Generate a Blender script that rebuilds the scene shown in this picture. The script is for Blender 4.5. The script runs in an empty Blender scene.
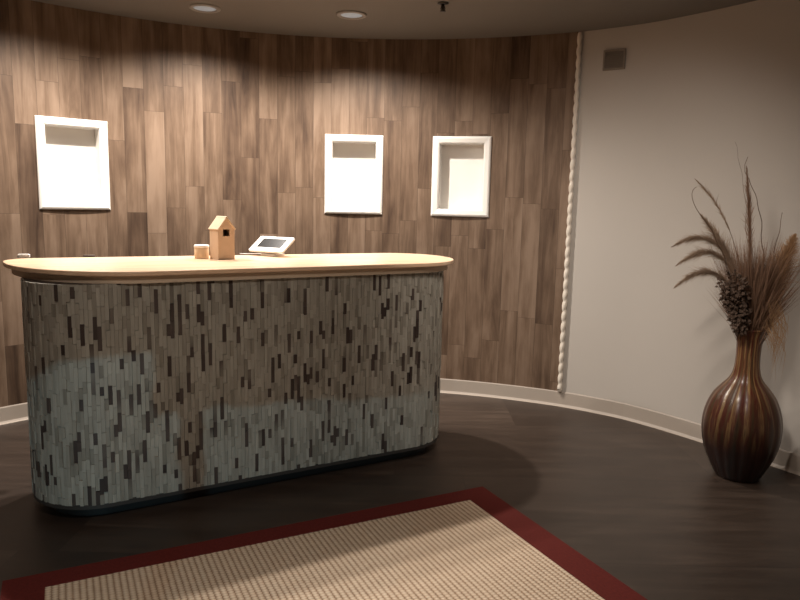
import bpy, bmesh, math, random
from mathutils import Vector, Matrix
random.seed(7)
S = bpy.context.scene
COL = S.collection
PI = math.pi
R_ = math.radians

# ------------------------------------------------------------------ camera
cam_d = bpy.data.cameras.new('camera'); cam = bpy.data.objects.new('camera', cam_d); COL.objects.link(cam)
cam_d.sensor_fit = 'HORIZONTAL'; cam_d.sensor_width = 36.0; cam_d.lens = 36.0 * 680 / 800
cam_d.clip_start = 0.05
pitch = math.atan(98 / 680)
cam.matrix_world = Matrix.Translation((0, 0, 1.5)) @ Matrix.Rotation(PI/2 - pitch, 4, 'X') @ Matrix.Rotation(R_(1.3), 4, 'Z')
S.camera = cam

# ------------------------------------------------------------------ world, exposure
w = bpy.data.worlds.new('world'); S.world = w; w.use_nodes = True
w.node_tree.nodes['Background'].inputs[0].default_value = (0.9, 0.8, 0.7, 1)
w.node_tree.nodes['Background'].inputs[1].default_value = 0.02
S.view_settings.view_transform = 'Standard'; S.view_settings.look = 'None'
S.view_settings.exposure = 0.0; S.view_settings.gamma = 1.0
S.view_settings.use_curve_mapping = False

# ------------------------------------------------------------------ lights (the room's lamps and an added cool spot)
CX, CY = -0.246, 2.194
HC = 2.71
def aim(o, target):
    d = Vector(target) - o.location
    o.rotation_euler = d.to_track_quat('-Z', 'Y').to_euler()
def spot(name, loc, target, power, size, blend, col, rad=0.04, scale=(1, 1, 1)):
    l = bpy.data.lights.new(name, 'SPOT'); l.energy = power; l.spot_size = R_(size); l.spot_blend = blend
    l.color = col; l.shadow_soft_size = rad
    o = bpy.data.objects.new(name, l); COL.objects.link(o); o.location = loc; aim(o, target); o.scale = scale
    return o
WARM = (1.0, 0.92, 0.83)
LAMPS = [(-1.95, 3.98), (-1.28, 4.56), (-0.32, 4.66)]
PW = [200, 160, 220]
for (x, y), e in zip(LAMPS, PW):
    spot('downlight_lamp', (x, y, HC - 0.03), (x, y, 0), e, 152, 1.0, WARM, 0.03)
# room lamps nearer the camera, out of the frame
spot('room_lamp', (0.55, 2.5, HC - 0.03), (1.45, 4.7, 0.62), 215, 84, 1.0, (1, 0.91, 0.82), 0.18)
spot('room_lamp', (-0.3, 0.9, HC - 0.03), (-0.3, 1.5, 0), 105, 150, 0.8, (1, 0.90, 0.80), 0.10)
# added cool spot behind the camera, tints the foot of the desk
COOL = (0.44, 0.82, 0.98)
beam = spot('cool_spot', (-0.5, -0.6, 0.42), (-0.6, 3.4, 0.35), 70, 44, 0.1, COOL, 0.012)
def patch_mask(l):
    """mask the added spot to a drawn two-lobed patch on the desk front"""
    l.use_nodes = True; t = l.node_tree; N = t.nodes; em = N['Emission']
    def m(op, a, b=0.0, c=0.0):
        n = N.new('ShaderNodeMath'); n.operation = op
        for k, v in enumerate((a, b, c)):
            if isinstance(v, bpy.types.NodeSocket): t.links.new(v, n.inputs[k])
            else: n.inputs[k].default_value = v
        return n.outputs[0]
    tc = N.new('ShaderNodeTexCoord'); sp = N.new('ShaderNodeSeparateXYZ'); t.links.new(tc.outputs['Normal'], sp.inputs[0])
    az = m('ABSOLUTE', sp.outputs[2]); x = m('DIVIDE', sp.outputs[0], az); y = m('DIVIDE', sp.outputs[1], az)
    nz = N.new('ShaderNodeTexNoise'); nz.inputs['Scale'].default_value = 22; t.links.new(tc.outputs['Normal'], nz.inputs['Vector'])
    wob = m('MULTIPLY', m('SUBTRACT', nz.outputs[0], 0.5), 0.022)
    x = m('ADD', x, wob); y = m('ADD', y, wob)
    def below(v, lim, w=0.006):      # 1 where v < lim, soft edge
        q = N.new('ShaderNodeMath'); q.operation = 'DIVIDE'; q.use_clamp = True
        t.links.new(m('SUBTRACT', lim, v), q.inputs[0]); q.inputs[1].default_value = w; return q.outputs[0]
    def above(v, lim, w=0.006):
        q = N.new('ShaderNodeMath'); q.operation = 'DIVIDE'; q.use_clamp = True
        t.links.new(m('SUBTRACT', v, lim), q.inputs[0]); q.inputs[1].default_value = w; return q.outputs[0]
    left = m('MULTIPLY', m('MULTIPLY', above(x, -0.315), below(x, -0.146)), below(y, m('MINIMUM', 0.118, m('MULTIPLY_ADD', x, 0.8, 0.325))))
    gap = m('MULTIPLY', m('MULTIPLY', above(x, -0.16), below(x, -0.121)), below(y, 0.034))
    right = m('MULTIPLY', m('MULTIPLY', above(x, -0.096), below(x, 0.19)), below(y, m('MULTIPLY_ADD', x, -0.08, 0.029)))
    t.links.new(m('MAXIMUM', m('MAXIMUM', left, gap), right), em.inputs['Strength'])
patch_mask(beam.data)

# ------------------------------------------------------------------ helpers
def link(name, bm, mat, parent=None, smooth=False):
    me = bpy.data.meshes.new(name); bm.normal_update(); bm.to_mesh(me); bm.free()
    for p in me.polygons: p.use_smooth = smooth
    if mat: me.materials.append(mat)
    o = bpy.data.objects.new(name, me); COL.objects.link(o)
    if parent: o.parent = parent
    return o
def tag(o, label=None, cat=None, group=None, kind=None):
    if label: o['label'] = label
    if cat: o['category'] = cat
    if group: o['group'] = group
    if kind: o['kind'] = kind
    return o
def empty(name, loc, rz=0):
    o = bpy.data.objects.new(name, None); COL.objects.link(o); o.location = loc; o.rotation_euler = (0, 0, rz)
    o.empty_display_size = 0.05
    return o
def box(bm, x0, x1, y0, y1, z0, z1, M=None):
    vs = [bm.verts.new((x, y, z)) for x in (x0, x1) for y in (y0, y1) for z in (z0, z1)]
    if M:
        for v in vs: v.co = M @ v.co
    for f in ((0,1,3,2),(4,6,7,5),(0,4,5,1),(2,3,7,6),(0,2,6,4),(1,5,7,3)):
        bm.faces.new([vs[i] for i in f])
    return vs
def bevel(o, wd, seg=2):
    m = o.modifiers.new('bevel', 'BEVEL'); m.width = wd; m.segments = seg; m.limit_method = 'ANGLE'
def prism(bm, pts, z0, z1):
    a = [bm.verts.new((x, y, z0)) for x, y in pts]; b = [bm.verts.new((x, y, z1)) for x, y in pts]
    n = len(pts)
    for i in range(n):
        bm.faces.new((a[i], a[(i+1) % n], b[(i+1) % n], b[i]))
    bm.faces.new(b); bm.faces.new(a[::-1])
def tube(bm, path, rad, n=6):
    """tube along a list of Vectors; rad = number or list"""
    rings = []
    for i, p in enumerate(path):
        p = Vector(p)
        t = (Vector(path[min(i+1, len(path)-1)]) - Vector(path[max(i-1, 0)])).normalized()
        s = t.cross(Vector((0.31, 0.87, 0.13))).normalized(); q = t.cross(s)
        r = rad[i] if isinstance(rad, (list, tuple)) else rad
        rings.append([bm.verts.new(p + (s*math.cos(2*PI*k/n) + q*math.sin(2*PI*k/n))*r) for k in range(n)])
    for a, b in zip(rings, rings[1:]):
        for k in range(n): bm.faces.new((a[k], a[(k+1) % n], b[(k+1) % n], b[k]))
    bm.faces.new(rings[0][::-1]); bm.faces.new(rings[-1])
def lathe(bm, prof, n=48, lobe=0, amp=0, cap=True):
    rings = []
    for r, z in prof:
        rings.append([bm.verts.new((r*(1+amp*abs(math.cos(lobe*PI*k/n)))*math.cos(2*PI*k/n),
                                    r*(1+amp*abs(math.cos(lobe*PI*k/n)))*math.sin(2*PI*k/n), z)) for k in range(n)])
    for a, b in zip(rings, rings[1:]):
        for k in range(n): bm.faces.new((a[k], a[(k+1) % n], b[(k+1) % n], b[k]))
    if cap: bm.faces.new(rings[0][::-1])
    return rings

# ---- node helpers
class NT:
    def __init__(s, name):
        s.m = bpy.data.materials.new(name); s.m.use_nodes = True; s.t = s.m.node_tree
        s.b = s.t.nodes['Principled BSDF']
    def n(s, typ, ins=None, **kw):
        nd = s.t.nodes.new(typ)
        for k, v in kw.items(): setattr(nd, k, v)
        for k, v in (ins or {}).items():
            if isinstance(v, bpy.types.NodeSocket): s.t.links.new(v, nd.inputs[k])
            else: nd.inputs[k].default_value = v
        return nd
    def math(s, op, a, b=0.0, c=0.0):
        return s.n('ShaderNodeMath', {0: a, 1: b, 2: c}, operation=op).outputs[0]
    def ramp(s, fac, stops, interp='LINEAR'):
        nd = s.n('ShaderNodeValToRGB', {0: fac}); cr = nd.color_ramp; cr.interpolation = interp
        while len(cr.elements) < len(stops): cr.elements.new(0.5)
        for e, (p, c) in zip(cr.elements, stops): e.position = p; e.color = (*c, 1)
        return nd.outputs[0]
    def mix(s, fac, a, b, mode='MIX'):
        nd = s.n('ShaderNodeMix', data_type='RGBA', blend_type=mode)
        for i, v in ((0, fac), (6, a), (7, b)):
            if isinstance(v, bpy.types.NodeSocket): s.t.links.new(v, nd.inputs[i])
            else: nd.inputs[i].default_value = v if i == 0 else (*v, 1)
        return nd.outputs[2]
    def out(s, **kw):
        for k, v in kw.items():
            k = k.replace('_', ' ')
            if isinstance(v, bpy.types.NodeSocket): s.t.links.new(v, s.b.inputs[k])
            else: s.b.inputs[k].default_value = v
    def bump(s, h, strength=0.3, dist=0.01):
        nd = s.n('ShaderNodeBump', {'Height': h, 'Strength': strength, 'Distance': dist}); s.out(Normal=nd.outputs[0])
def lin(r, g, b):
    f = lambda c: (c/255/12.92) if c/255 <= 0.04045 else ((c/255+0.055)/1.055)**2.4
    return (f(r), f(g), f(b))
def plain(name, rgb, rough=0.6, var=0.06, scale=20, spec=0.5, metal=0):
    M = NT(name)
    nz = M.n('ShaderNodeTexNoise', {'Scale': scale, 'Detail': 4.0})
    a = tuple(c*(1-var) for c in rgb); b = tuple(min(1, c*(1+var)) for c in rgb)
    tc = M.n('ShaderNodeTexCoord'); M.t.links.new(tc.outputs['Object'], nz.inputs['Vector'])
    M.out(Base_Color=M.mix(nz.outputs[0], a, b), Roughness=rough, Specular_IOR_Level=spec, Metallic=metal)
    return M.m

def planks(name, W, L, stops, uvmap=True, rough=0.5, grain=1.0, gap=0.02, spec=0.3, bumps=0.15, swap=False):
    """boards of width W and length L, the length along V"""
    M = NT(name)
    src = M.n('ShaderNodeUVMap').outputs[0] if uvmap else M.n('ShaderNodeTexCoord').outputs['Object']
    sp = M.n('ShaderNodeSeparateXYZ', {0: src})
    u, v = (sp.outputs[1], sp.outputs[0]) if swap else (sp.outputs[0], sp.outputs[1])
    us = M.math('DIVIDE', u, W); ci = M.math('FLOOR', us)
    wn = M.n('ShaderNodeTexWhiteNoise', {'W': ci}, noise_dimensions='1D').outputs[0]
    vs = M.math('ADD', M.math('DIVIDE', v, L), wn); ri = M.math('FLOOR', vs)
    cell = M.n('ShaderNodeCombineXYZ', {0: ci, 1: ri}).outputs[0]
    wc = M.n('ShaderNodeTexWhiteNoise', {'Vector': cell}, noise_dimensions='2D').outputs[0]
    # grain: stretched along the board, shifted per board
    gv = M.n('ShaderNodeCombineXYZ', {0: M.math('MULTIPLY', u, 11.0), 1: M.math('MULTIPLY_ADD', v, 0.9, M.math('MULTIPLY', wc, 40.0)), 2: M.math('MULTIPLY', wc, 17.0)}).outputs[0]
    g = M.n('ShaderNodeTexNoise', {'Vector': gv, 'Scale': 1.2, 'Detail': 6.0, 'Roughness': 0.62, 'Distortion': 0.5}).outputs[0]
    fv = M.n('ShaderNodeCombineXYZ', {0: M.math('MULTIPLY', u, 150.0), 1: M.math('MULTIPLY', v, 4.0), 2: M.math('MULTIPLY', wc, 9.0)}).outputs[0]
    fg = M.n('ShaderNodeTexNoise', {'Vector': fv, 'Scale': 1.0, 'Detail': 3.0}).outputs[0]
    val = M.math('ADD', M.math('MULTIPLY', wc, 0.36), M.math('MULTIPLY_ADD', M.math('SUBTRACT', g, 0.5), 1.35*grain, 0.34))
    val = M.math('ADD', val, M.math('MULTIPLY', M.math('SUBTRACT', fg, 0.5), 0.12*grain))
    bl = M.n('ShaderNodeTexNoise', {'Vector': M.n('ShaderNodeCombineXYZ', {0: M.math('MULTIPLY', u, 9.0), 1: M.math('MULTIPLY_ADD', v, 3.2, M.math('MULTIPLY', wc, 23.0)), 2: 0.0}).outputs[0], 'Scale': 1.0, 'Detail': 3.0}).outputs[0]
    val = M.math('ADD', val, M.math('MULTIPLY', M.math('SUBTRACT', bl, 0.5), 0.55*grain))
    colr = M.ramp(val, stops)
    fu = M.math('FRACT', us); fv2 = M.math('FRACT', vs)
    eu = M.math('MINIMUM', fu, M.math('SUBTRACT', 1.0, fu)); ev = M.math('MINIMUM', fv2, M.math('SUBTRACT', 1.0, fv2))
    g1 = M.math('LESS_THAN', eu, gap*0.5); g2 = M.math('LESS_THAN', ev, gap*0.5*W/L)
    gp = M.math('MAXIMUM', g1, g2)
    colr = M.mix(M.math('MULTIPLY', gp, 0.45), colr, tuple(c*0.4 for c in stops[0][1]))
    rn = M.math('MULTIPLY_ADD', g, 0.2, rough-0.1)
    M.out(Base_Color=colr, Roughness=rn, Specular_IOR_Level=spec)
    M.bump(M.math('SUBTRACT', M.math('MULTIPLY', fg, 0.3), gp), bumps, 0.004)
    return M.m

M_WALLWOOD = planks('wall_planks', 0.135, 0.86,
    [(0.05, lin(58, 44, 35)), (0.30, lin(86, 68, 55)), (0.52, lin(108, 88, 72)), (0.82, lin(132, 111, 94))], rough=0.5, spec=0.25)
M_FLOOR = planks('floor_planks', 0.9, 1.8,
    [(0.1, lin(40, 31, 26)), (0.45, lin(56, 45, 38)), (0.7, lin(68, 56, 48)), (1.0, lin(92, 78, 68))], uvmap=False, rough=0.42, grain=0.8, gap=0.004, spec=0.4, bumps=0.05, swap=True)
M_PAINT = plain('wall_paint', lin(190, 182, 173), 0.6, 0.03, 3)
M_CEIL = plain('ceiling_paint', lin(120, 114, 107), 0.8, 0.03, 4)
M_WHITE = plain('white_gloss_paint', lin(232, 228, 222), 0.4, 0.02, 10)
M_BASE = plain('baseboard_vinyl', lin(176, 164, 152), 0.45, 0.03, 12)
M_ROPE = plain('white_rope_moulding', lin(225, 214, 200), 0.45, 0.05, 30)

# ------------------------------------------------------------------ room shell
def Rw(th):
    """wall radius at an angle in degrees: the round room tightens to the right"""
    pts = [(0, 3.0), (30, 3.0), (36, 3.0), (44, 3.05), (54, 3.14), (62, 3.16), (68, 3.154), (360, 3.154)]
    th %= 360
    if th > 180: return 3.0 + 0.154*max(0, min(1, (360-th)/150.0))
    for (a, ra), (b, rb) in zip(pts, pts[1:]):
        if a <= th <= b:
            t = (th-a)/(b-a); return ra + (rb-ra)*t
    return 3.154
def wp(th, dr=0.0):
    r = Rw(th) + dr
    return CX + r*math.cos(R_(th)), CY + r*math.sin(R_(th))

NICHES = [128.70, 92.42, 77.36]
HW, NZ0, NZ1 = 3.05, 1.455, 1.945          # half opening in degrees, sill and head
def wall_mesh(a0, a1, step, z0, z1, holes=()):
    bm = bmesh.new(); uvl = bm.loops.layers.uv.new('UVMap')
    ths = []
    k = int(round((a1-a0)/step))
    ths = [a0 + (a1-a0)*i/k for i in range(k+1)]
    for c in holes:
        ths = [t for t in ths if abs(t-c) > HW+0.15 or abs(t-c) < HW-0.15] + [c-HW, c+HW]
    ths.sort()
    zs = [z0] + ([NZ0, NZ1] if holes else []) + [z1]
    grid = {}
    def V(i, j):
        if (i, j) not in grid:
            x, y = wp(ths[i]); grid[(i, j)] = bm.verts.new((x, y, zs[j]))
        return grid[(i, j)]
    for i in range(len(ths)-1):
        mid = (ths[i]+ths[i+1])/2
        for j in range(len(zs)-1):
            if holes and j == 1 and any(abs(mid-c) < HW for c in holes): continue
            f = bm.faces.new((V(i, j), V(i, j+1), V(i+1, j+1), V(i+1, j)))
            idx = ((i, j), (i, j+1), (i+1, j+1), (i+1, j))
            for lp, (a, b) in zip(f.loops, idx):
                lp[uvl].uv = (R_(ths[a])*3.154, zs[b])
            f.normal_update()
    return bm
TH_STRIP = 62.55
wood = link('wall_back', wall_mesh(TH_STRIP, 196, 1.0, 0.0, HC, NICHES), M_WALLWOOD, smooth=True); tag(wood, kind='structure')
paint = link('wall_right', wall_mesh(-90, TH_STRIP, 2.0, 0.0, HC), M_PAINT, smooth=True); tag(paint, kind='structure')
pl2 = link('wall_left', wall_mesh(196, 270, 2.0, 0.0, HC), M_PAINT, smooth=True); tag(pl2, kind='structure')
bm = bmesh.new()
bm.faces.new([bm.verts.new((*wp(t, 0.12), 0)) for t in range(0, 360, 3)])
fl = link('floor', bm, M_FLOOR); tag(fl, kind='structure')
bm = bmesh.new()
bm.faces.new([bm.verts.new((*wp(t, 0.12), HC)) for t in range(358, -1, -3)])
ce = link('ceiling', bm, M_CEIL); tag(ce, kind='structure')

def baseboard(name, a0, a1):
    prof = [(0.0, 0.112), (-0.004, 0.112), (-0.007, 0.106), (-0.007, 0.016), (-0.013, 0.006), (-0.026, 0.0005), (0.0, 0.0005)]
    bm = bmesh.new(); rings = []
    n = int((a1-a0)/1.5)
    for i in range(n+1):
        t = a0+(a1-a0)*i/n
        rings.append([bm.verts.new((*wp(t, d), z)) for d, z in prof])
    for a, b in zip(rings, rings[1:]):
        for k in range(len(prof)-1): bm.faces.new((a[k], b[k], b[k+1], a[k+1]))
    o = link(name, bm, M_BASE, smooth=False); tag(o, kind='structure'); return o
baseboard('baseboard_back', TH_STRIP, 196)
baseboard('baseboard_right', -90, TH_STRIP)

# twisted white moulding where the planks end
bm = bmesh.new()
x0, y0 = wp(TH_STRIP-0.30, -0.018)
prof = []; n = 33; pit = (HC-0.115)/n
for k in range(n):
    for q in range(8):
        prof.append((0.0095+0.0095*math.sin(PI*(q+0.5)/8)**0.6, 0.113 + pit*(k+q/8)))
lathe(bm, prof, 16)
for v in bm.verts: v.co.x += x0; v.co.y += y0; v.co.z += 0.014*math.cos(math.atan2(v.co.y-y0, v.co.x-x0)-0.3) if 0.14 < v.co.z < HC-0.05 else 0
rope = link('trim_1', bm, M_ROPE, smooth=True); tag(rope, kind='structure')

# ------------------------------------------------------------------ niches
def niche(th, label):
    x, y = wp(th)
    root = empty('wall_niche', (x, y, NZ0), R_(th) + PI/2)   # local -y points into the wall? set below
    root.rotation_euler = (0, 0, R_(th) - PI/2)               # local +y outward, into the wall
    tag(root, label, 'wall niche', 'white framed niches in the plank wall')
    hw = 0.1675; h = NZ1-NZ0; d = 0.095; fw = 0.056
    # frame: mitred moulding with a stepped profile
    bm = bmesh.new()
    prof = [(0.0, 0.010), (0.0, -0.012), (0.010, -0.020), (0.040, -0.024), (0.050, -0.020), (fw, -0.014), (fw, 0.010)]  # outward distance, depth
    rings = []
    for sx, sz in ((-1, 0), (1, 0), (1, 1), (-1, 1)):
        ring = []
        for o_, dy in prof:
            ring.append(bm.verts.new((sx*(hw+o_), dy, (-o_ if sz == 0 else h+o_))))
        rings.append(ring)
    for i in range(4):
        a, b = rings[i], rings[(i+1) % 4]
        for k in range(len(prof)-1): bm.faces.new((a[k], a[k+1], b[k+1], b[k]))
    link('frame', bm, M_WHITE, root)
    # recess: open-fronted box with its own thickness
    bm = bmesh.new(); t = 0.012
    box(bm, -hw-t, hw+t, d, d+t, -t, h+t)
    box(bm, -hw-t, -hw, 0.0, d, -t, h+t); box(bm, hw, hw+t, 0.0, d, -t, h+t)
    box(bm, -hw, hw, 0.0, d, -t, 0); box(bm, -hw, hw, 0.0, d, h, h+t)
    link('recess', bm, M_WHITE, root)
    return root
niche(NICHES[0], 'white framed wall niche at the left, above the left end of the counter')
niche(NICHES[1], 'brightly lit white niche right of the tablet, middle one of three')
niche(NICHES[2], 'dimmer white niche nearest the rope trim, showing its shaded inner left side')

# ------------------------------------------------------------------ ceiling and wall fittings
M_LENS = NT('frosted_lens'); M_LENS.out(Base_Color=(0.45, 0.5, 0.54, 1), Roughness=0.5, Emission_Color=(0.8, 0.9, 1, 1), Emission_Strength=0.14); M_LENS = M_LENS.m
M_TRIM = plain('lamp_trim', lin(150, 145, 138), 0.5)
def downlight(x, y, label):
    root = empty('recessed_downlight', (x, y, HC)); tag(root, label, 'ceiling light', 'recessed downlights along the plank wall')
    bm = bmesh.new(); lathe(bm, [(0.070, -0.001), (0.100, -0.001), (0.100, -0.006), (0.092, -0.010), (0.074, -0.010), (0.070, -0.001)], 32, cap=False)
    link('trim_ring', bm, M_TRIM, root, True)
    bm = bmesh.new(); lathe(bm, [(0.071, -0.002), (0.071, -0.004), (0.001, -0.006)], 32)
    link('lens', bm, M_LENS, root, True)
downlight(-1.30, 4.60, 'round recessed downlight in the grey ceiling, left of the two at the top edge')
downlight(-0.36, 4.68, 'round recessed downlight in the grey ceiling above the middle niche')

M_DARKMETAL = plain('dark_metal', lin(60, 54, 50), 0.4, metal=0.6)
M_GREYPL = plain('grey_plate', lin(140, 128, 116), 0.6)
M_GREYGR = plain('grey_plate_grille', lin(124, 113, 102), 0.6)
root = empty('ceiling_sprinkler', (0.222, 4.376, HC)); tag(root, 'small dark sprinkler head on the ceiling at the top edge', 'sprinkler')
bm = bmesh.new(); lathe(bm, [(0.036, -0.0005), (0.034, -0.006), (0.012, -0.010)], 20); link('escutcheon', bm, M_DARKMETAL, root, True)
bm = bmesh.new(); lathe(bm, [(0.010, -0.008), (0.010, -0.034), (0.006, -0.036), (0.005, -0.046), (0.001, -0.046)], 12)
for s in (-1, 1): tube(bm, [(s*0.009, 0, -0.02), (s*0.014, 0, -0.033), (s*0.004, 0, -0.047)], 0.0025, 6)
link('nozzle', bm, M_DARKMETAL, root, True)
bm = bmesh.new(); lathe(bm, [(0.002, -0.045), (0.019, -0.047), (0.019, -0.049), (0.001, -0.050)], 16); link('deflector', bm, M_DARKMETAL, root, True)

th = 57.75; x, y = wp(th)
root = empty('wall_vent', (x, y, 2.43), R_(th) - PI/2); tag(root, 'small square grey vent plate high on the white wall', 'vent')
bm = bmesh.new()
for a in ((-0.075, -0.062, -0.0, 0.135), (0.062, 0.075, 0, 0.135), (-0.062, 0.062, 0, 0.013), (-0.062, 0.062, 0.122, 0.135)):
    box(bm, a[0], a[1], -0.016, 0.004, a[2], a[3])
link('frame', bm, M_GREYPL, root)
bm = bmesh.new(); box(bm, -0.062, 0.062, -0.006, 0.002, 0.013, 0.122)
for k in range(9): box(bm, -0.062, 0.062, -0.012, -0.006, 0.016+k*0.012, 0.022+k*0.012)
link('grille', bm, M_GREYGR, root)

# ------------------------------------------------------------------ reception desk
DU = Vector((math.cos(R_(30)), math.sin(R_(30)), 0)); DN = Vector((-math.sin(R_(30)), math.cos(R_(30)), 0))
U0, U1, N0, N1 = 0.04, 2.315, 3.26, 3.90
DC = DU*((U0+U1)/2) + DN*((N0+N1)/2)
desk = empty('reception_desk', DC, R_(30))
tag(desk, 'long rounded reception desk clad in small grey-brown upright tiles with a pale counter', 'desk')
HU, HN = (U1-U0)/2, (N1-N0)/2
def stadium(hu, hn, r, n=20):
    pts = []
    for cx, cy, a0 in ((hu-r, hn-r, 0), (-hu+r, hn-r, 90), (-hu+r, -hn+r, 180), (hu-r, -hn+r, 270)):
        for k in range(n+1):
            a = R_(a0+90*k/n); pts.append((cx+r*math.cos(a), cy+r*math.sin(a)))
    out = []
    for p in pts:
        if not out or (Vector(p)-Vector(out[-1])).length > 1e-5: out.append(p)
    if (Vector(out[0])-Vector(out[-1])).length < 1e-5: out.pop()
    return out
RB = 0.318
def counter_outline(inset):
    """counter plan: broad curve at the left front, tighter corners at the back"""
    cu, cn = (U0+U1)/2, (N0+N1)/2; pts = []
    def arc(c0, c1, ru, rn, a0, a1, n=24):
        for k in range(n+1):
            a = R_(a0+(a1-a0)*k/n); pts.append((c0+(ru-inset)*math.cos(a)-cu, c1+(rn-inset)*math.sin(a)-cn))
    arc(0.56, 3.90, 0.59, 0.70, 180, 270, 36)
    arc(1.98, 3.60, 0.405, 0.40, 270, 360)
    arc(2.10, 3.60, 0.285, 0.33, 2, 90)
    arc(0.12, 3.90, 0.15, 0.14, 90, 178)
    return pts
TOPZ = 1.166
M_CORE = plain('desk_core', lin(92, 80, 70), 0.8)
M_KICK = plain('black_kick', lin(24, 20, 18), 0.6)
M_EDGE = plain('edge_strip', lin(58, 52, 48), 0.5)
bm = bmesh.new(); prism(bm, stadium(HU-0.012, HN-0.012, RB-0.012), 0.078, TOPZ-0.058); link('carcass', bm, M_CORE, desk)
bm = bmesh.new(); prism(bm, stadium(HU-0.07, HN-0.07, RB-0.07), 0.0, 0.078); link('toe_kick', bm, M_KICK, desk)
bm = bmesh.new(); prism(bm, stadium(HU+0.001, HN+0.001, RB+0.001), 0.062, 0.080)
link('bottom_edge_strip', bm, M_EDGE, desk)
# counter: pale slab over a dark band
M = NT('pale_counter_wood')
tc = M.n('ShaderNodeTexCoord').outputs['Object']
mp = M.n('ShaderNodeMapping', {'Vector': tc, 'Scale': (1.2, 14, 4)}).outputs[0]
nz = M.n('ShaderNodeTexNoise', {'Vector': mp, 'Scale': 2.0, 'Detail': 5.0}).outputs[0]
M.out(Base_Color=M.ramp(nz, [(0.3, lin(222, 184, 150)), (0.7, lin(240, 208, 176))]), Roughness=0.32, Specular_IOR_Level=0.4)
M_COUNTER = M.m
bm = bmesh.new(); prism(bm, counter_outline(0.0), TOPZ-0.022, TOPZ); ct = link('countertop', bm, M_COUNTER, desk); bevel(ct, 0.005, 3)
M_BAND = plain('counter_band', lin(205, 184, 160), 0.6)
bm = bmesh.new(); prism(bm, counter_outline(0.035), TOPZ-0.058, TOPZ-0.023); link('counter_apron', bm, M_BAND, desk)
# tile cladding: thin upright chips that stand proud by different amounts
M = NT('slate_chip_tiles')
isl = M.n('ShaderNodeNewGeometry').outputs['Random Per Island']
tc = M.n('ShaderNodeTexCoord').outputs['Object']
mp = M.n('ShaderNodeMapping', {'Vector': tc, 'Scale': (60, 60, 6)}).outputs[0]
nz = M.n('ShaderNodeTexNoise', {'Vector': mp, 'Scale': 1.0, 'Detail': 4.0}).outputs[0]
big = M.n('ShaderNodeTexNoise', {'Vector': tc, 'Scale': 3.0, 'Detail': 2.0}).outputs[0]
v = M.math('ADD', isl, M.math('MULTIPLY', M.math('SUBTRACT', big, 0.5), 0.35))
c = M.ramp(v, [(0.0, lin(66, 54, 50)), (0.10, lin(90, 78, 72)), (0.15, lin(140, 134, 122)), (0.35, lin(162, 156, 144)), (0.7, lin(170, 165, 153)), (1.0, lin(180, 174, 162))])
c = M.mix(0.5, c, M.ramp(nz, [(0.25, lin(170, 165, 160)), (0.75, lin(255, 255, 255))]), 'MULTIPLY')
M.out(Base_Color=c, Roughness=0.55, Specular_IOR_Level=0.35)
M_TILE = M.m
outline = stadium(HU, HN, RB, 40)
per = [0.0]
for i in range(len(outline)):
    per.append(per[-1] + (Vector(outline[(i+1) % len(outline)])-Vector(outline[i])).length)
PL = per[-1]
import bisect
def at(s):
    s %= PL
    i = min(bisect.bisect_right(per, s)-1, len(outline)-1)
    a = Vector(outline[i]); b = Vector(outline[(i+1) % len(outline)])
    t = (s-per[i])/max(1e-9, per[i+1]-per[i]); p = a.lerp(b, t); d = (b-a).normalized()
    return p, Vector((d.y, -d.x))
bm = bmesh.new()
NCOL = int(PL/0.0175); cw = PL/NCOL
ZB, ZT = 0.080, TOPZ-0.059
for i in range(NCOL):
    s = i*cw; p0, n0 = at(s+0.0004); p1, n1 = at(s+cw-0.0004)
    z = ZB - random.uniform(0, 0.08)
    while z < ZT:
        h = random.uniform(0.040, 0.115)
        a, b = max(z+0.0005, ZB), min(z+h-0.0005, ZT); z += h
        if b-a < 0.006: continue
        d = random.choice((-0.005, -0.002, 0.0, 0.0, 0.001, 0.002, 0.003))
        f0, f1 = p0+n0*d, p1+n1*d; b0, b1 = p0-n0*0.014, p1-n1*0.014
        q = [bm.verts.new((*pt, zz)) for zz in (a, b) for pt in (f0, f1, b1, b0)]
        for fc in ((0, 1, 5, 4), (1, 2, 6, 5), (3, 0, 4, 7), (4, 5, 6, 7), (0, 3, 2, 1)):
            bm.faces.new([q[k] for k in fc])
link('tile_cladding', bm, M_TILE, desk)

# ------------------------------------------------------------------ rug
RA = math.atan2(0.449, 0.893)
M = NT('woven_sisal')
tc = M.n('ShaderNodeTexCoord').outputs['Object']
sp = M.n('ShaderNodeSeparateXYZ', {0: tc})
px, py = sp.outputs[0], sp.outputs[1]
rib = M.math('ABSOLUTE', M.math('SINE', M.math('MULTIPLY', px, PI/0.024)))
ri = M.math('FLOOR', M.math('DIVIDE', px, 0.024))
dash = M.math('ABSOLUTE', M.math('SINE', M.math('MULTIPLY_ADD', py, PI/0.017, M.math('MULTIPLY', ri, PI/2))))
hgt = M.math('ADD', M.math('MULTIPLY', rib, 0.65), M.math('MULTIPLY', dash, 0.35))
nz = M.n('ShaderNodeTexNoise', {'Vector': tc, 'Scale': 60.0, 'Detail': 3.0}).outputs[0]
c = M.ramp(M.math('MULTIPLY_ADD', nz, 0.35, M.math('MULTIPLY', hgt, 0.7)), [(0.2, lin(124, 94, 74)), (0.5, lin(200, 172, 146)), (0.85, lin(232, 212, 188))])
M.out(Base_Color=c, Roughness=0.9, Specular_IOR_Level=0.1); M.bump(hgt, 0.8, 0.006)
M_SISAL = M.m
M = NT('red_border_cloth')
nz = M.n('ShaderNodeTexNoise', {'Scale': 220.0, 'Detail': 2.0}).outputs[0]
M.out(Base_Color=M.mix(nz, lin(84, 32, 29), lin(112, 44, 38)), Roughness=0.85, Specular_IOR_Level=0.15); M.bump(nz, 0.3, 0.002)
M_RED = M.m
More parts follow.
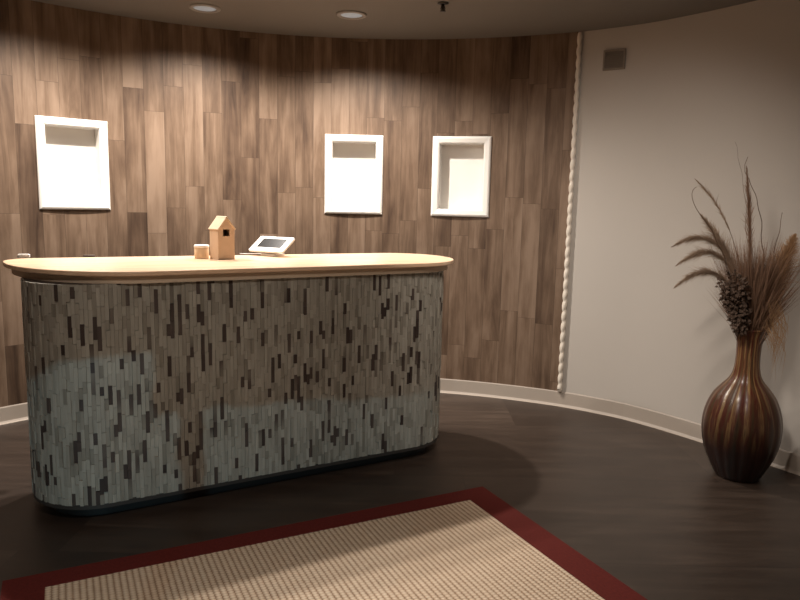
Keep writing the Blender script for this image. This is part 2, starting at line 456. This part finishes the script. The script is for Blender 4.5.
# top right outer corner of the rug at (0.50, 3.40); local x runs along the desk, local y away from the desk is negative
RW, RL, BW = 2.21, 3.0, 0.147
corner = Vector((0.379, 3.274, 0)) + Vector((math.cos(RA), math.sin(RA), 0))*BW + Vector((-math.sin(RA), math.cos(RA), 0))*0.11
rug = empty('area_rug', corner, RA); tag(rug, 'beige ribbed woven rug with a dark red border in front of the desk', 'rug')
bm = bmesh.new(); box(bm, -RW+BW, -BW, -RL+BW, -0.11, 0.001, 0.011); link('field', bm, M_SISAL, rug)
bm = bmesh.new()
for a in ((-RW, -RW+BW, -RL, 0), (-BW, 0, -RL, 0), (-RW+BW, -BW, -0.11, 0), (-RW+BW, -BW, -RL, -RL+BW)):
    box(bm, a[0], a[1], a[2], a[3], 0.001, 0.014)
bmesh.ops.remove_doubles(bm, verts=bm.verts, dist=1e-5)
bo = link('border', bm, M_RED, rug); bo['label'] = 'dark red cloth border'

# ------------------------------------------------------------------ things on the counter
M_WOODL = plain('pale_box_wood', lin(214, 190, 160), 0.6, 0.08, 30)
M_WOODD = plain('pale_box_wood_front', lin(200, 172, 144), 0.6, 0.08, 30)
M_HOLE = plain('opening_dark', lin(90, 66, 50), 0.8)
M_PLAST = plain('white_plastic', lin(236, 234, 230), 0.35, 0.01)
M_SCREEN = NT('tablet_screen'); M_SCREEN.out(Base_Color=(*lin(34, 34, 36), 1), Roughness=0.25); M_SCREEN = M_SCREEN.m
# wooden house-shaped box
house = empty('house_box', (-0.985, 3.745, TOPZ), R_(44)); tag(house, 'small wooden house-shaped box with a pitched roof on the counter', 'wooden box')
bm = bmesh.new()
a, bdp, h1, h2 = 0.050, 0.045, 0.170, 0.236
g = 0.020
# front wall with an opening under the gable, built as a gabled shell
def panel(bm, pts, y0, y1):
    f = [bm.verts.new((x, y0, z)) for x, z in pts]; k = [bm.verts.new((x, y1, z)) for x, z in pts]
    n = len(pts); bm.faces.new(f); bm.faces.new(k[::-1])
    for i in range(n): bm.faces.new((f[i], k[i], k[(i+1) % n], f[(i+1) % n]))
panel(bm, [(-a, 0), (a, 0), (a, 0.128), (-a, 0.128)], -bdp, -bdp+0.006)
panel(bm, [(-a, 0.128), (-g, 0.128), (-g, 0.165), (-a, 0.165)], -bdp, -bdp+0.006)
panel(bm, [(g, 0.128), (a, 0.128), (a, 0.165), (g, 0.165)], -bdp, -bdp+0.006)
panel(bm, [(-a, 0.165), (a, 0.165), (0, h2-0.01)], -bdp, -bdp+0.006)
panel(bm, [(-a, 0), (a, 0), (a, 0.165), (0, h2-0.01), (-a, 0.165)], bdp-0.006, bdp)
box(bm, -a, -a+0.006, -bdp+0.006, bdp-0.006, 0, h1); box(bm, a-0.006, a, -bdp+0.006, bdp-0.006, 0, h1)
box(bm, -a+0.006, a-0.006, -bdp+0.006, bdp-0.006, 0, 0.006)
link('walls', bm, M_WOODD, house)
bm = bmesh.new()
for s in (-1, 1):
    o0 = Vector((0, 0, h2)); e = Vector((s*(a+0.005), 0, h1-0.004)); d = (e-o0); nrm = Vector((-d.z, 0, d.x)).normalized()*0.007*s
    q = []
    for yy in (-bdp-0.008, bdp+0.008):
        for pt in (o0, e, e-nrm, o0-nrm): q.append(bm.verts.new((pt.x, yy, pt.z)))
    for fc in ((0,1,2,3),(7,6,5,4),(0,4,5,1),(1,5,6,2),(2,6,7,3),(3,7,4,0)): bm.faces.new([q[i] for i in fc])
link('roof', bm, M_WOODL, house)
# jar beside it
jar = empty('lidded_jar', (-1.105, 3.765, TOPZ)); tag(jar, 'short pale round jar with a white lid left of the house box', 'jar')
bm = bmesh.new(); r = lathe(bm, [(0.034, 0), (0.039, 0.004), (0.039, 0.058), (0.036, 0.062)], 32); bm.faces.new(r[-1]); link('body', bm, M_WOODL, jar, True)
bm = bmesh.new(); r = lathe(bm, [(0.038, 0.0605), (0.041, 0.062), (0.041, 0.072), (0.038, 0.075)], 32); bm.faces.new(r[-1]); lid = link('lid', bm, M_PLAST, jar, True); lid['label'] = 'white lid'
# tablet on a stand
tab = empty('tablet_terminal', (-0.770, 4.04, TOPZ), R_(-28)); tag(tab, 'white framed tablet tilted back on a stand on the counter', 'tablet')
tilt = R_(-52)
Mt = Matrix.Translation((0, -0.055, 0.022)) @ Matrix.Rotation(R_(33), 4, 'X')
def rrect(hx, y0, y1, r=0.012, n=5):
    pts = []
    for cx, cy, a0 in ((hx-r, y1-r, 0), (-hx+r, y1-r, 90), (-hx+r, y0+r, 180), (hx-r, y0+r, 270)):
        for k in range(n+1): t = R_(a0+90*k/n); pts.append((cx+r*math.cos(t), cy+r*math.sin(t)))
    return pts
bm = bmesh.new(); prism(bm, rrect(0.128, 0.0, 0.145), 0, 0.012)
for v in bm.verts: v.co = Mt @ v.co
fr = link('housing', bm, M_PLAST, tab); bevel(fr, 0.002)
bm = bmesh.new(); prism(bm, rrect(0.088, 0.036, 0.122, 0.003), 0.0118, 0.0126)
for v in bm.verts: v.co = Mt @ v.co
sc = link('screen', bm, M_SCREEN, tab); sc['label'] = 'dark grey blank screen'
bm = bmesh.new()
prism(bm, rrect(0.060, -0.040, 0.060, 0.02), 0.0, 0.012)
box(bm, -0.04, 0.04, -0.005, 0.040, 0.012, 0.044)
link('stand', bm, M_PLAST, tab)
bm = bmesh.new(); tube(bm, [(-0.06, 0.06, 0.004), (-0.12, 0.03, 0.004), (-0.17, -0.03, 0.004), (-0.20, -0.05, 0.004)], 0.003, 6); link('cable', bm, M_PLAST, tab, True)
# small items at the left end
cb = empty('card_box', (-1.985, 3.57, TOPZ), R_(20)); tag(cb, 'tiny white card box on the far left end of the counter', 'box')
bm = bmesh.new(); box(bm, -0.028, 0.028, -0.015, 0.015, 0, 0.016); bx_ = link('tray', bm, M_PLAST, cb); bevel(bx_, 0.002)
bm = bmesh.new(); box(bm, -0.024, 0.024, -0.011, 0.011, 0.0162, 0.019); link('lid', bm, M_PLAST, cb)
bm = bmesh.new(); prism(bm, rrect(0.030, -0.014, 0.014, 0.005), 0, 0.010)
for v in bm.verts: v.co += Vector((0, 0, 0))
st = link('stapler', bm, plain('dark_plastic', lin(60, 44, 34), 0.5)); st.location = (-1.70, 3.70, TOPZ); st.rotation_euler = (0, 0, R_(15)); bevel(st, 0.003)
st.name = 'dark_case'; tag(st, 'small flat dark case at the back edge of the counter, left part', 'case')

# ------------------------------------------------------------------ vase
VX, VY = 1.94, 3.70
M = NT('lacquered_gourd')
tc = M.n('ShaderNodeTexCoord').outputs['Object']
sp = M.n('ShaderNodeSeparateXYZ', {0: tc})
ang = M.math('ARCTAN2', sp.outputs[1], sp.outputs[0])
vv = M.n('ShaderNodeCombineXYZ', {0: M.math('MULTIPLY', ang, 3.4), 1: M.math('MULTIPLY', sp.outputs[2], 1.6), 2: 0.0}).outputs[0]
nz = M.n('ShaderNodeTexNoise', {'Vector': vv, 'Scale': 1.6, 'Detail': 5.0, 'Roughness': 0.6}).outputs[0]
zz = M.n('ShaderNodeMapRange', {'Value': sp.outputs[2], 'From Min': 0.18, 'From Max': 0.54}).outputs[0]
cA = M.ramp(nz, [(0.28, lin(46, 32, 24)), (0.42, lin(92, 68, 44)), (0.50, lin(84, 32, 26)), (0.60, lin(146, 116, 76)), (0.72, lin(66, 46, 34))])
cB = M.ramp(nz, [(0.35, lin(22, 15, 13)), (0.55, lin(42, 22, 18)), (0.8, lin(32, 23, 19))])  # lower part of the vase: shade painted into the colour
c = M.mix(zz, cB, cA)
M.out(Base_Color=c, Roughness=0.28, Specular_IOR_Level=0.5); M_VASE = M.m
prof = [(0.100, 0.0), (0.112, 0.006), (0.134, 0.045), (0.170, 0.125), (0.193, 0.21), (0.200, 0.295), (0.190, 0.38), (0.160, 0.465),
        (0.122, 0.52), (0.086, 0.565), (0.068, 0.61), (0.061, 0.67), (0.061, 0.74), (0.066, 0.80), (0.078, 0.84), (0.083, 0.85), (0.078, 0.855), (0.066, 0.83), (0.052, 0.76), (0.052, 0.66)]
from mathutils import geometry
fine = []
for i in range(len(prof)-1):
    p0 = prof[max(0, i-1)]; p1 = prof[i]; p2 = prof[i+1]; p3 = prof[min(len(prof)-1, i+2)]
    for k in range(4):
        t = k/4
        fine.append(tuple(0.5*((2*p1[j])+(-p0[j]+p2[j])*t+(2*p0[j]-5*p1[j]+4*p2[j]-p3[j])*t*t+(-p0[j]+3*p1[j]-3*p2[j]+p3[j])*t**3) for j in (0, 1)))
vase = bmesh.new(); lathe(vase, fine, 112, 14, 0.028)
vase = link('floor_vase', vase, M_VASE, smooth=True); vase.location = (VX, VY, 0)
tag(vase, 'tall glossy brown and red gourd-shaped floor vase by the white wall', 'vase')

# dried arrangement; image right is local +x, up is +z, toward camera is -y
M_STEM = plain('dry_stem', lin(96, 72, 54), 0.8)
M_PLUME = plain('dry_plume', lin(156, 132, 110), 0.9, 0.2)
M_GOLD = plain('golden_plume', lin(180, 142, 104), 0.9, 0.2)
M_GRASS = plain('brown_grass', lin(134, 102, 80), 0.85, 0.25)
M_DARKF = plain('dark_seed_heads', lin(84, 66, 54), 0.9, 0.25)
Z0 = 0.73
def bez(p0, p1, p2, p3, n=16):
    return [Vector(p0)*(1-t)**3 + Vector(p1)*3*t*(1-t)**2 + Vector(p2)*3*t*t*(1-t) + Vector(p3)*t**3 for t in [i/n for i in range(n+1)]]
def place(o, label, cat, group=None):
    o.location = (VX, VY, Z0); tag(o, label, cat, group); return o
def hairs(bm, path, f0, count, length, droop, wid=0.0012, spread=0.6):
    n = len(path)-1
    for _ in range(count):
        t = random.uniform(f0, 1.0)*n; i = min(int(t), n-1); p = path[i].lerp(path[i+1], t-i)
        tg = (path[i+1]-path[i]).normalized()
        env = math.sin(PI*min(1, max(0.08, (t/n-f0)/(1-f0)*0.85+0.12)))
        d = (tg + Vector((random.gauss(0, spread), random.gauss(0, spread), random.gauss(0, spread)))).normalized()
        L = length*random.uniform(0.5, 1.1)*env
        pts = [p, p+d*L*0.5, p+d*L+Vector((0, 0, -droop*L*random.uniform(0.3, 1)))]
        sd = d.cross(Vector((random.uniform(-1, 1), random.uniform(-1, 1), 0.3))).normalized()*wid
        a = [bm.verts.new(pts[0]-sd), bm.verts.new(pts[0]+sd), bm.verts.new(pts[1]+sd*0.8), bm.verts.new(pts[1]-sd*0.8), bm.verts.new(pts[2])]
        bm.faces.new((a[0], a[1], a[2], a[3])); bm.faces.new((a[3], a[2], a[4]))
def plume(path, f0, count, length, droop, mat, label, group, spread=0.5, wid=0.0012, name='dried_plume'):
    root = empty(name, (VX, VY, Z0)); tag(root, label, 'dried plume', group)
    bm = bmesh.new(); tube(bm, path, [0.0022*(1-0.6*i/len(path)) for i in range(len(path))], 5); link('stem', bm, M_STEM, root, True)
    bm = bmesh.new(); hairs(bm, path, f0, count, length, droop, wid, spread); link('feathery_head', bm, mat, root)
    return root
G = 'arching dried plumes in the floor vase'
# three that arch over to the left
plume(bez((-0.02, 0, -0.05), (-0.06, -0.02, 0.36), (-0.24, -0.04, 0.56), (-0.455, -0.03, 0.34)), 0.42, 1300, 0.085, 0.12, M_PLUME, 'lowest of the three feathery plumes arching left out of the vase', G, 0.28, 0.0009)
plume(bez((-0.02, 0, -0.05), (-0.05, 0.0, 0.45), (-0.22, -0.02, 0.66), (-0.440, 0.0, 0.46)), 0.42, 1200, 0.085, 0.12, M_PLUME, 'middle of the three feathery plumes arching left out of the vase', G, 0.28, 0.0009)
plume(bez((-0.01, 0.02, -0.05), (-0.04, 0.03, 0.50), (-0.22, 0.02, 0.72), (-0.455, 0.04, 0.56)), 0.45, 1200, 0.085, 0.12, M_PLUME, 'highest of the three feathery plumes arching left out of the vase', G, 0.28, 0.0009)
# leaning up and left
plume(bez((-0.01, 0, -0.05), (-0.04, 0, 0.30), (-0.12, 0, 0.52), (-0.33, 0.0, 0.74)), 0.35, 1300, 0.12, 0.08, M_PLUME, 'pale plume slanting up to the left below the curly twig', G, 0.3, 0.0010)
plume(bez((0.0, 0.02, -0.05), (-0.02, 0.03, 0.4), (-0.13, 0.03, 0.74), (-0.365, 0.03, 0.93)), 0.62, 260, 0.07, 0.1, M_PLUME, 'thin plume curving high to the left above the others', G, 0.2)
plume(bez((0.01, 0.0, -0.05), (-0.02, 0.0, 0.35), (-0.05, 0.0, 0.65), (-0.107, 0.0, 1.0)), 0.40, 1000, 0.085, -0.05, M_GRASS, 'tall narrow spike plume rising straight up from the middle', G, 0.2)
plume(bez((0.02, 0.02, -0.05), (0.07, 0.02, 0.25), (0.13, 0.02, 0.42), (0.20, 0.02, 0.64)), 0.25, 2800, 0.16, 0.2, M_GOLD, 'broad golden tan plume leaning right out of the vase', G, 0.36, 0.0013)
plume(bez((0.02, -0.02, -0.05), (0.05, -0.03, 0.25), (0.09, -0.03, 0.36), (0.15, -0.03, 0.48)), 0.15, 1600, 0.12, 0.4, M_GOLD, 'lower golden tan plume with hanging strands at the right', G, 0.38, 0.0013)
# twigs
def twig(ctrl, label, r=0.0030):
    bm = bmesh.new(); tube(bm, ctrl, [r*(1-0.6*i/len(ctrl)) for i in range(len(ctrl))], 6)
    o = link('curly_twig', bm, M_STEM, smooth=True); place(o, label, 'twig', 'bare twigs in the floor vase')
def wob(path, amp):
    out = []
    for i, p in enumerate(path):
        k = min(1, i/6)
        out.append(p + Vector((math.sin(i*1.3)*amp*k, math.cos(i*0.9)*amp*k, 0)))
    return out
twig(wob(bez((-0.02, -0.03, -0.05), (-0.10, -0.04, 0.30), (-0.18, -0.04, 0.50), (-0.30, -0.04, 0.684), 22), 0.006) +
     bez((-0.325, -0.04, 0.71), (-0.41, -0.04, 0.80), (-0.42, -0.04, 0.87), (-0.380, -0.04, 0.885), 8), 'curly bare twig hooking up to the left above the arching plumes')
twig(wob(bez((0.03, 0.01, -0.05), (0.06, 0.01, 0.45), (0.03, 0.01, 0.75), (-0.081, 0.01, 0.93), 24), 0.005) +
     [Vector((-0.108, 0.01, 0.97)), Vector((-0.112, 0.01, 1.01)), Vector((-0.100, 0.01, 1.05))], 'tall bare twig bending beside the straight spike')
twig(wob(bez((0.0, 0.03, -0.05), (-0.03, 0.03, 0.5), (-0.07, 0.03, 0.9), (-0.17, 0.03, 1.13), 26), 0.005), 'thinnest and tallest bare twig, its tip above all the others', 0.0014)
twig(wob(bez((0.02, 0.02, -0.05), (0.06, 0.02, 0.4), (0.12, 0.02, 0.6), (0.118, 0.02, 0.76), 20), 0.003), 'short bare twig rising at the right by the golden plume')
# the mass of fine upright grass: nobody could count it
bm = bmesh.new()
for _ in range(2600):
    a = random.uniform(0, 2*PI); r0 = 0.045*math.sqrt(random.random())
    sp_ = abs(random.gauss(0, 1)); L = random.uniform(0.34, 0.70)*(1-0.10*min(sp_, 2))
    p0 = Vector((r0*math.cos(a), r0*math.sin(a), -0.02)); dirx = 0.0 + max(-0.22, min(0.22, random.gauss(0, 0.12))); diry = max(-0.15, min(0.15, random.gauss(0, 0.07)))
    p1 = p0 + Vector((dirx*0.35, diry*0.35, L*0.5)); p2 = p0 + Vector((dirx, diry, L))
    wd = random.uniform(0.0010, 0.0028); sd = Vector((math.cos(a*3), math.sin(a*3), 0))*wd
    v_ = [bm.verts.new(q) for q in (p0-sd, p0+sd, p1+sd, p1-sd, p2)]
    bm.faces.new(v_[:4]); bm.faces.new((v_[3], v_[2], v_[4]))
gr = link('dried_grass', bm, M_GRASS); place(gr, 'dense brown upright dried grass filling the mouth of the vase', 'dried grass'); gr['kind'] = 'stuff'
# strands hanging over the rim on the right
bm = bmesh.new()
for _ in range(90):
    x = random.uniform(0.02, 0.10); yv = random.uniform(-0.09, -0.02); z = random.uniform(0.10, 0.32); L = random.uniform(0.10, 0.30)
    p = [Vector((x, yv, z)), Vector((x+0.02+random.uniform(0, 0.05), yv-0.02, z-L*0.4)), Vector((x+0.02+random.uniform(0, 0.06), yv-0.02, z-L))]
    sd = Vector((random.uniform(0.0007, 0.0014), 0, 0))
    v_ = [bm.verts.new(q) for q in (p[0]-sd, p[0]+sd, p[1]+sd, p[1]-sd, p[2])]
    bm.faces.new(v_[:4]); bm.faces.new((v_[3], v_[2], v_[4]))
hg = link('hanging_grass', bm, M_GOLD); place(hg, 'loose tan strands hanging down right of the vase neck', 'dried grass'); hg['kind'] = 'stuff'
# dark cluster of seed heads to the left of the neck
cl = empty('seed_head_cluster', (VX, VY, Z0)); tag(cl, 'dark brown drooping cluster of dried seed heads left of the vase neck', 'dried flower')
bm = bmesh.new(); tube(bm, bez((-0.02, -0.03, 0), (-0.05, -0.05, 0.35), (-0.13, -0.07, 0.42), (-0.16, -0.08, 0.20)), 0.004, 6); link('stem', bm, M_STEM, cl, True)
bm = bmesh.new()
for _ in range(560):
    t = random.random(); c0 = Vector((-0.165+0.075*t, -0.075, 0.39-0.26*t)); rr = 0.083*(1-0.50*t)
    d = Vector((random.gauss(0, 1), random.gauss(0, 1), random.gauss(0, 1))).normalized()
    c1 = c0 + d*rr*random.uniform(0.6, 1.0); s = random.uniform(0.007, 0.014)
    q = d.orthogonal().normalized(); q2 = d.cross(q)
    v_ = [bm.verts.new(c1+q*s), bm.verts.new(c1+q2*s), bm.verts.new(c1-q*s), bm.verts.new(c1-q2*s), bm.verts.new(c1+d*s*1.3), bm.verts.new(c1-d*s)]
    for k in range(4):
        bm.faces.new((v_[k], v_[(k+1) % 4], v_[4])); bm.faces.new((v_[(k+1) % 4], v_[k], v_[5]))
link('seed_heads', bm, M_DARKF, cl)
